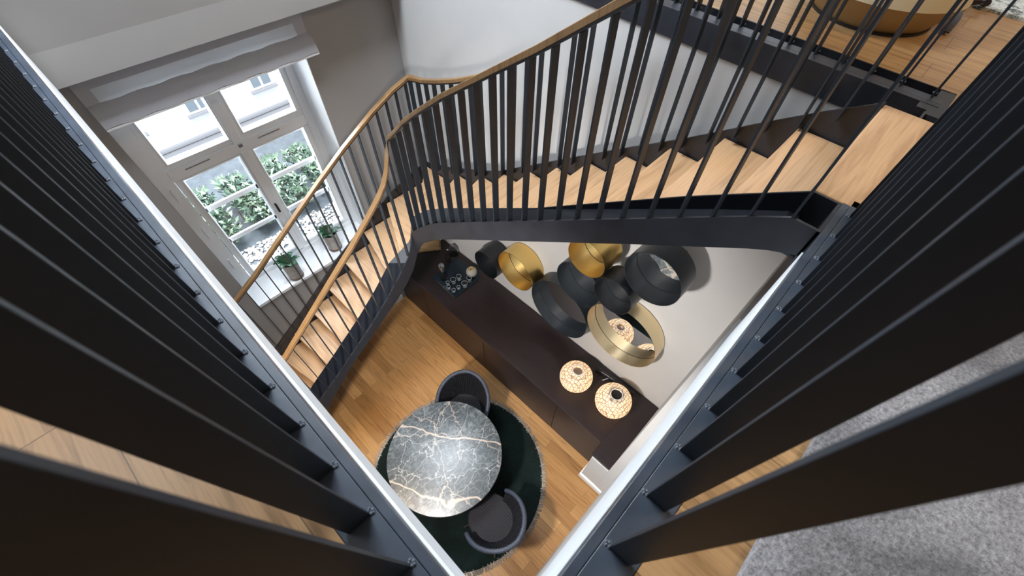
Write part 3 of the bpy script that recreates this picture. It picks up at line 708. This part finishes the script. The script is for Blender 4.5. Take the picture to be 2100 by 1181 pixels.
MB().lathe((2.167, 3.45, TT + .161), [(.040, 0), (.046, .02), (.046, .12), (.040, .135), (.010, .14)], 28).build('cap', 'chrome', t, smooth=True)
t = thing('ribbed_vase', 'small round grey ribbed vase with golden knots on top beside the black ring mirror', 'vase', (2.51, 3.20, TT))
mb = MB(); prof = [(.03, 0), (.07, .025), (.085, .07), (.07, .115), (.035, .135), (.03, .13)]
mb.lathe((2.51, 3.20, TT), prof, 40); mb.build('body', 'concrete_pot', t, smooth=True)
mb = MB()
for k in range(7):
    a = k * .9; mb.lathe((2.51 + .03 * math.cos(a), 3.20 + .03 * math.sin(a), TT + .132 + .006 * (k % 3)), [(.001, -.018), (.014, -.010), (.018, 0), (.014, .010), (.001, .018)], 12)
mb.build('golden_knots', 'brass', t, smooth=True)
t = thing('glass_bottle', 'small clear glass bottle with a bright stopper behind the tray', 'bottle', (2.471, 3.615, TOP))
MB().lathe((2.471, 3.68, TOP), [(.035, 0), (.038, .09), (.014, .14), (.014, .18), (.010, .18), (.010, .14), (.032, .088), (.030, .01), (.002, .01)], 24).build('body', 'clear_glass', t, smooth=True)
MB().lathe((2.471, 3.68, TOP + .181), [(.010, 0), (.018, .01), (.018, .05), (.004, .06)], 20).build('stopper', 'chrome', t, smooth=True)
t = thing('glass_dome', 'small clear glass dome jar against the white wall behind the tray', 'jar', (2.61, 3.69, TOP))
MB().lathe((2.61, 3.72, TOP), [(.07, 0), (.07, .10), (.055, .15), (.02, .175), (.002, .18), (.002, .175), (.02, .170), (.052, .147), (.066, .10), (.066, 0)], 32).build('dome', 'clear_glass', t, smooth=True)
MB().lathe((2.61, 3.72, TOP + .18), [(.012, 0), (.018, .012), (.004, .026)], 16).build('knob', 'chrome', t, smooth=True)
t = thing('cutting_board', 'light oak board lying in the far corner of the sideboard', 'board', (2.36, 4.08, TOP))
A = Vector((2.52, 3.92)); u = (Vector((2.22, 4.15)) - A).normalized(); vv = Vector((2.655, 4.12)) - A; vv = Vector((-u.y, u.x)) if Vector((-u.y, u.x)).dot(vv) > 0 else Vector((u.y, -u.x))
P = [A, A + u * .26, A + u * .26 + vv * .085, A + vv * .15]
tag(t, t['label'], 'board')
MB().prism([(2.515, 3.925), (2.19, 4.165), (2.33, 4.24), (2.66, 4.11)], TOP, TOP + .028).build('board', 'board_wood', t, bevel=.004)
MB().prism([(2.50, 3.935), (2.52, 3.94), (2.655, 4.105), (2.635, 4.115)], TOP + .028, TOP + .034).build('edge_strip', 'oak_rail', t)
bpy.data.objects['board']

# ------------------------------------------------------------------ round rug, marble table, woven chairs
t = thing('round_rug', 'round dark green rug with beige fringe under the marble table', 'rug', (.486, 1.368, FL))
MB().lathe((.486, 1.368, FL), [(1.12, .0), (1.12, .022), (1.09, .026), (.002, .026)], 96).build('pile', 'green_pile', t, smooth=True)
mb = MB(); N = 640
for k in range(N):
    a = 2 * PI * k / N + random.uniform(-.004, .004); a2 = a + random.uniform(-.02, .02); r1 = 1.172 + random.uniform(-.008, .012); wd = .0062
    c0, s0 = math.cos(a), math.sin(a); c1, s1 = math.cos(a2), math.sin(a2); cxr, cyr = .486, 1.368
    for dz in (0,):
        p0 = (cxr + 1.105 * c0, cyr + 1.105 * s0); p1 = (cxr + r1 * c1, cyr + r1 * s1); tx, ty = -s0 * wd, c0 * wd
        h = .018 + random.uniform(0, .007)
        mb.add([(p0[0] - tx, p0[1] - ty, FL + .004), (p0[0] + tx, p0[1] + ty, FL + .004), (p1[0] + tx * .8, p1[1] + ty * .8, FL + .002), (p1[0] - tx * .8, p1[1] - ty * .8, FL + .002),
                (p0[0] - tx, p0[1] - ty, FL + h), (p0[0] + tx, p0[1] + ty, FL + h), (p1[0] + tx * .6, p1[1] + ty * .6, FL + .012), (p1[0] - tx * .6, p1[1] - ty * .6, FL + .012)],
               [(0, 3, 2, 1), (4, 5, 6, 7), (0, 1, 5, 4), (1, 2, 6, 5), (2, 3, 7, 6), (3, 0, 4, 7)])
mb.build('fringe', 'fringe', t)
TZ = FL + .87
t = thing('marble_table', 'round table with dark blue-green veined marble top on the green rug', 'table', (.464, 1.465, FL + .026))
MB().lathe((.464, 1.465, TZ), [(.002, -.045), (.60, -.045), (.655, -.030), (.672, -.014), (.668, -.002), (.660, 0), (.002, 0)], 96).build('tabletop', 'marble', t, smooth=True)
MB().lathe((.464, 1.465, FL + .026), [(.002, 0), (.30, 0), (.30, .015), (.12, .05), (.06, .15), (.05, .5), (.07, .72), (.25, .798), (.002, .798)], 48).build('pedestal', 'black_metal', t, smooth=True)

def tub_chair(cxy, ang, lab):
    """woven tub chair, local +x is the front"""
    z0 = FL + .026
    t = thing('tub_chair', lab, 'chair', (cxy[0], cxy[1], z0), 'dark woven tub chairs at the marble table')
    t.rotation_euler = (0, 0, ang)
    ORI[t.name] = (0, 0, 0)
    def shell(r, h):  # height of the rim for angle from the back
        return h
    # back shell as a thick swept surface
    NA, NH = 64, 10; vs_ = []; uvs = []
    def pt(a, s_, inner):
        # a: -1..1 around the back (0 = rearmost); s_: 0 bottom..1 rim
        th = PI + a * 1.92
        rimh = .90 - .27 * (abs(a) ** 2.2)
        rb, rr = .235, .335
        r = rb + (rr - rb) * (s_ ** .8) - inner * .022
        z = .47 + (rimh - .47) * s_
        ex = 1.0 + .12 * (1 - abs(a)) * s_
        return (r * math.cos(th) * ex + .0, r * 1.03 * math.sin(th), z)
    mb = MB()
    for inner in (0, 1):
        for i in range(NA + 1):
            for j in range(NH + 1):
                vs_.append(pt(-1 + 2 * i / NA, j / NH, inner)); uvs.append((i / NA * 4.2, j / NH))
    f = []
    H = NH + 1; O = (NA + 1) * H
    for i in range(NA):
        for j in range(NH):
            f.append((i * H + j, (i + 1) * H + j, (i + 1) * H + j + 1, i * H + j + 1))
            f.append((O + i * H + j, O + i * H + j + 1, O + (i + 1) * H + j + 1, O + (i + 1) * H + j))
    for i in range(NA):
        f.append((i * H + NH, (i + 1) * H + NH, O + (i + 1) * H + NH, O + i * H + NH)); f.append((i * H, O + i * H, O + (i + 1) * H, (i + 1) * H))
    for j in range(NH):
        f.append((j, j + 1, O + j + 1, O + j)); f.append((NA * H + j, O + NA * H + j, O + NA * H + j + 1, NA * H + j + 1))
    mb.add(vs_, f)
    o = mb.build('backrest', 'wicker', t, origin=(0, 0, 0), smooth=True)
    me = o.data; ul = me.uv_layers.new(name='uv')
    for lp in me.loops: ul.data[lp.index].uv = uvs[lp.vertex_index]
    # vertical weaving ribs on the inside
    mb = MB()
    for i in range(46):
        a = -.97 + 1.94 * i / 45
        mb.tube([tuple(Vector(pt(a, s_, 1.0))) for s_ in (0, .25, .5, .75, 1.0)], .0068, 5)
    mb.build('ribs', 'wicker_seat', t, origin=(0, 0, 0), smooth=True)
    # rolled rim
    mb = MB(); mb.tube([(lambda p: (p[0], p[1], p[2] + .004))(pt(-1 + 2 * i / 48, 1.0, .5)) for i in range(49)], .026, 10)
    mb.build('rim', 'wicker_rim', t, origin=(0, 0, 0), smooth=True)
    # seat
    mb = MB(); seat = []
    for k in range(48):
        th = 2 * PI * k / 48; rx = .30 if math.cos(th) > 0 else .235
        seat.append((rx * math.copysign(abs(math.cos(th)) ** .75, math.cos(th)), .262 * math.copysign(abs(math.sin(th)) ** .8, math.sin(th))))
    mb.prism(seat, .43, .49); mb.build('seat', 'wicker_seat', t, origin=(0, 0, 0), bevel=.012)
    mb = MB()
    for k in range(19):
        y = -.245 + .49 * k / 18
        hw = max(.04, 1 - (abs(y) / .262) ** 2.4) ** .5
        mb.tube([(-.225 * hw, y, .4925), (.28 * hw, y, .4925)], .0022, 5)
    mb.build('seat_ribs', 'wicker_rib', t, origin=(0, 0, 0))
    for (x, y) in ((.20, .20), (.20, -.20), (-.18, .18), (-.18, -.18)):
        MB().tube([(x * .8, y * .8, .44), (x * 1.35, y * 1.35, .0)], .014, 10, [1.1, .7]).build('leg', 'chair_leg', t, origin=(0, 0, 0), smooth=True)
    MB().box(-.15, .15, -.012, .012, .415, .43).box(-.012, .012, -.15, .15, .415, .43).build('seat_frame', 'chair_leg', t, origin=(0, 0, 0))
    return t
tub_chair((.395, .585), PI / 2 + .0, 'dark woven tub chair in front of the marble table, seat in full view')
tub_chair((1.07, 1.84), PI + .60, 'dark woven tub chair behind the marble table, half hidden by the tabletop')

# ------------------------------------------------------------------ orchids on the sill
def orchid(x, y, lab, ang):
    z0 = -4.25
    t = thing('potted_orchid', lab, 'plant', (x, y, z0), 'potted orchids on the window sill')
    MB().lathe((x, y, z0), [(.080, 0), (.086, .03), (.092, .262), (.084, .262), (.080, .20), (.002, .20)], 40).build('pot', 'concrete_pot', t, smooth=True)
    MB().lathe((x, y, z0), [(.0865, .008), (.0885, .010), (.0890, .040), (.0870, .042)], 40, closed=True).build('pot_band', 'pot_band', t, smooth=True)
    MB().lathe((x, y, z0 + .2005), [(.079, 0), (.079, .02), (.002, .028)], 24).build('soil', 'soil', t)
    for k in range(8):
        a = ang + k * 2.4; L = random.uniform(.11, .17); mb = MB(); vs_ = []; n = 7
        for i in range(n):
            s_ = i / (n - 1); r = .01 + L * s_; h = .235 + .10 * math.sin(s_ * 2.3) * (1 - .25 * (k % 3)) ; wd = .036 * math.sin(PI * (.08 + .90 * s_)) ** .7
            ca, sa = math.cos(a), math.sin(a)
            for q, dz in ((-1, .010), (0, 0), (1, .010)):
                vs_.append((x + ca * r - sa * wd * q, y + sa * r + ca * wd * q, z0 + h + dz))
            vs_.append((x + ca * r, y + sa * r, z0 + h - .005))
        f = []
        for i in range(n - 1):
            b0, b1 = i * 4, (i + 1) * 4
            f += [(b0, b0 + 1, b1 + 1, b1), (b0 + 1, b0 + 2, b1 + 2, b1 + 1), (b0 + 2, b0 + 3, b1 + 3, b1 + 2), (b0 + 3, b0, b1, b1 + 3)]
        mb.add(vs_, f).build('leaf', 'orchid_leaf', t, smooth=True)
    for k, (dx, dy, h) in enumerate(((-.03, .06, .62), (.02, .05, .52))):
        pts = [(x + dx * s_ * 1.2, y + dy * s_, z0 + .2 + (h - .2) * s_) for s_ in (0, .3, .6, .85, 1.0)]
        MB().tube(pts, .0035, 6).build('flower_stem', 'stem', t)
        for q in range(3):
            px = pts[-1 - (q > 1)]; mb = MB()
            for e_ in range(5):
                a = e_ * 2 * PI / 5; c = (px[0] + .018 * math.cos(a), px[1] - .02 + .018 * math.sin(a) * .5, px[2] - .03 * q + .018 * math.sin(a))
                mb.lathe(c, [(.001, -.004), (.013, 0), (.001, .004)], 8)
            mb.build('flower', 'flower', t, smooth=True)
orchid(.575, 4.35, 'orchid in a grey pot on the sill, the left one nearer the gallery', .4)
orchid(1.198, 4.43, 'orchid in a grey pot on the sill, the right one nearer the wall corner', 1.3)

# ------------------------------------------------------------------ on the upper floors
tag(MB().prism([(.10, -2.9), (4.5, -2.9), (4.5, -.33), (.10, -.33)], -1.0, -.978).build('grey_rug', 'grey_pile'), 'silver grey shaggy rug on the right gallery floor behind the near railing', 'rug')
tag(MB().prism([(4.15, -.31), (5.9, -.31), (5.9, 1.6), (4.15, 1.6)], -1.0, -.985).build('patterned_rug', 'patterned_rug'), 'pale mottled grey rug at the top right corner beyond the gold stool', 'rug')
g = bpy.data.objects['grey_rug']
t = thing('gold_stool', 'large round tapered gold drum stool standing on the far gallery', 'stool', (3.57, .46, -1.0))
MB().lathe((3.57, .46, -1.0), [(.335, 0), (.335, .012), (.002, .012)], 64).build('base_ring', 'black_metal', t, smooth=True)
MB().lathe((3.57, .46, -.988), [(.325, 0), (.425, .135), (.002, .135)], 72).build('lower_body', 'matt_gold', t, smooth=True)
MB().lathe((3.57, .46, -.853), [(.425, 0), (.36, .22), (.30, .30), (.002, .30)], 72).build('upper_body', 'cream', t, smooth=True)
t = thing('leather_bag', 'black leather bag with a curled strap lying beside the gold stool', 'bag', (4.15, .22, -1.0))
MB().prism([(3.98, .16), (4.25, .10), (4.42, .34), (4.12, .46)], -.984, -.86).build('bag_body', 'leather', t, bevel=.03)
mb = MB(); pts = []
for i in range(15):
    a = i / 14
    pts.append((3.56 + .42 * a, .055 - .02 * math.sin(a * PI) + .05 * a, -.985 + .03 * math.sin(a * 3)))
vs_ = []
for (x, y, z) in pts: vs_ += [(x, y - .022, z), (x, y + .022, z), (x, y + .022, z + .006), (x, y - .022, z + .006)]
f = [(i * 4 + k, i * 4 + (k + 1) % 4, (i + 1) * 4 + (k + 1) % 4, (i + 1) * 4 + k) for i in range(14) for k in range(4)] + [(3, 2, 1, 0), (56, 57, 58, 59)]
mb.add(vs_, f).build('flat_strap', 'leather', t, smooth=True)
pts = [(4.12 + .10 * math.cos(a), .06 + .085 * math.sin(a), -.955 + .02 * math.sin(2 * a)) for a in [PI * 1.7 * i / 16 - 1.6 for i in range(17)]]
MB().tube(pts, .018, 10).build('strap_loop', 'leather', t, smooth=True)

# ------------------------------------------------------------------ outside the window
struct(MB().box(-8, 12, 4.85, 7.35, -4.5, -4.30), 'ground_terrace', 'terrace_slab', label='grey terrace outside the window')
rnd = random.Random(3)
mb = MB()
ico = bmesh.new(); bmesh.ops.create_icosphere(ico, subdivisions=1, radius=1.0); iv = [v.co.copy() for v in ico.verts]; fi = [tuple(v.index for v in f_.verts) for f_ in ico.faces]; ico.free()
for k in range(1700):
    x = rnd.uniform(-.6, 3.6); y = rnd.uniform(4.88, 5.27) if k < 1200 else rnd.uniform(5.3, 6.9)
    if k >= 1200: x = rnd.uniform(2.72, 3.9)
    sx, sy, sz = rnd.uniform(.018, .04), rnd.uniform(.015, .032), rnd.uniform(.01, .02); a = rnd.uniform(0, PI); ca, sa = math.cos(a), math.sin(a)
    mb.add([(x + ca * v.x * sx - sa * v.y * sy, y + sa * v.x * sx + ca * v.y * sy, -4.295 + sz * .5 + v.z * sz) for v in iv], fi)
tag(mb.build('pebbles', 'pebble', smooth=True), 'white pebbles strewn along the outside of the window', 'pebbles', kind='stuff')
labs = ['leftmost', 'second from the left', 'middle left', 'middle right', 'second from the right', 'rightmost']
for i, cx0 in enumerate((-.25, .28, .80, 1.32, 1.84, 2.38)):
    t = thing('shrub', 'leafy green laurel shrub outside the window, %s of the row' % labs[i], 'shrub', (cx0, 5.85, -4.30), 'laurel shrubs outside the window')
    mb = MB()
    for k in range(620):
        x = cx0 + rnd.uniform(-.19, .19); y = 5.36 + rnd.random() * 1.10; hh = .38 * (1 - ((y - 5.90) / .60) ** 4 * .5)
        z = -4.29 + rnd.random() ** .5 * hh
        L = rnd.uniform(.07, .115); wd = L * .26; a = rnd.uniform(0, 2 * PI); tl = rnd.uniform(.1, 1.1)
        d = Vector((math.cos(a) * math.cos(tl), math.sin(a) * math.cos(tl), math.sin(tl))); sd = Vector((-math.sin(a), math.cos(a), 0)); up = sd.cross(d) * -1
        p = Vector((x, y, z))
        mb.add([p, p + d * L * .5 + sd * wd + up * .006, p + d * L, p + d * L * .5 - sd * wd + up * .006, p + d * L * .5], [(0, 1, 4), (1, 2, 4), (4, 2, 3), (0, 4, 3)])
    mb.build('foliage', 'shrub_leaf', t)
    mb = MB()
    for k in range(9):
        x = cx0 + rnd.uniform(-.22, .22); y = 5.5 + rnd.random() * .8
        mb.tube([(x, y, -4.30), (x + rnd.uniform(-.04, .04), y + rnd.uniform(-.04, .04), -4.12)], .008, 5)
    mb.build('stems', 'stem', t)
# the house across the street
F = 1.6; YF = 15 * F
t = thing('house_facade', 'pale house across the street with small windows seen through the upper panes', 'building', (2.5 * F, YF, -14.0))
MB().box(-12, 16, YF, YF + 3, -20, 4).build('wall', 'outer_wall', t)
MB().box(-12, 16, YF - .25, YF, -8.02 * F, -7.93 * F).box(-12, 16, YF - .16, YF, -7.84 * F, -7.79 * F).build('cornice', 'outer_trim', t)
for cxw in (-1.6, .35, 2.30, 4.25, 6.2):
    x0, x1 = (cxw - .34) * F, (cxw + .34) * F; z0, z1 = -7.18 * F, -6.2 * F
    wf = MB(); ring_frame(wf, x0, x1, z0, z1, .07, YF - .08, YF); wf.box((x0 + x1) / 2 - .05, (x0 + x1) / 2 + .05, YF - .08, YF, z0 + .07, z1 - .07).box(x0 + .07, x1 - .07, YF - .07, YF, z0 + .75, z0 + .82)
    wobj = wf.build('window', 'white_paint', t)
    MB().box(x0 + .07, x1 - .07, YF - .03, YF - .005, z0 + .07, z1 - .07).build('pane', 'outer_glass', wobj)
    MB().box(x0 - .12, x1 + .12, YF - .22, YF, z0 - .12, z0 - .02).build('sill', 'outer_trim', t)

# ------------------------------------------------------------------ warm lamps of the lower room, hidden under the left gallery
for i, (x, y, e_) in enumerate(((-1.0, .9, 760), (-1.3, 2.2, 150))):
    t = thing('ceiling_light', ('round warm ceiling light under the left gallery near the table', 'round warm ceiling light under the left gallery near the stair foot')[i], 'lamp', (x, y, -1.5), 'ceiling lights under the left gallery')
    MB().lathe((x, y, -1.53), [(.002, 0), (.13, 0), (.14, .03), (.002, .03)], 32).build('diffuser', 'panel', t, smooth=True)
    light('SPOT', 'ceiling_light_glow', (x, y, -1.60), e_, (1.0, .94, .88) if i == 0 else (1.0, .70, .40), .14, target=(2.0, 1.7, -4.6) if i == 0 else (.6, 2.6, -5.8), spot_size=(1.75, 1.1)[i], spot_blend=.8)
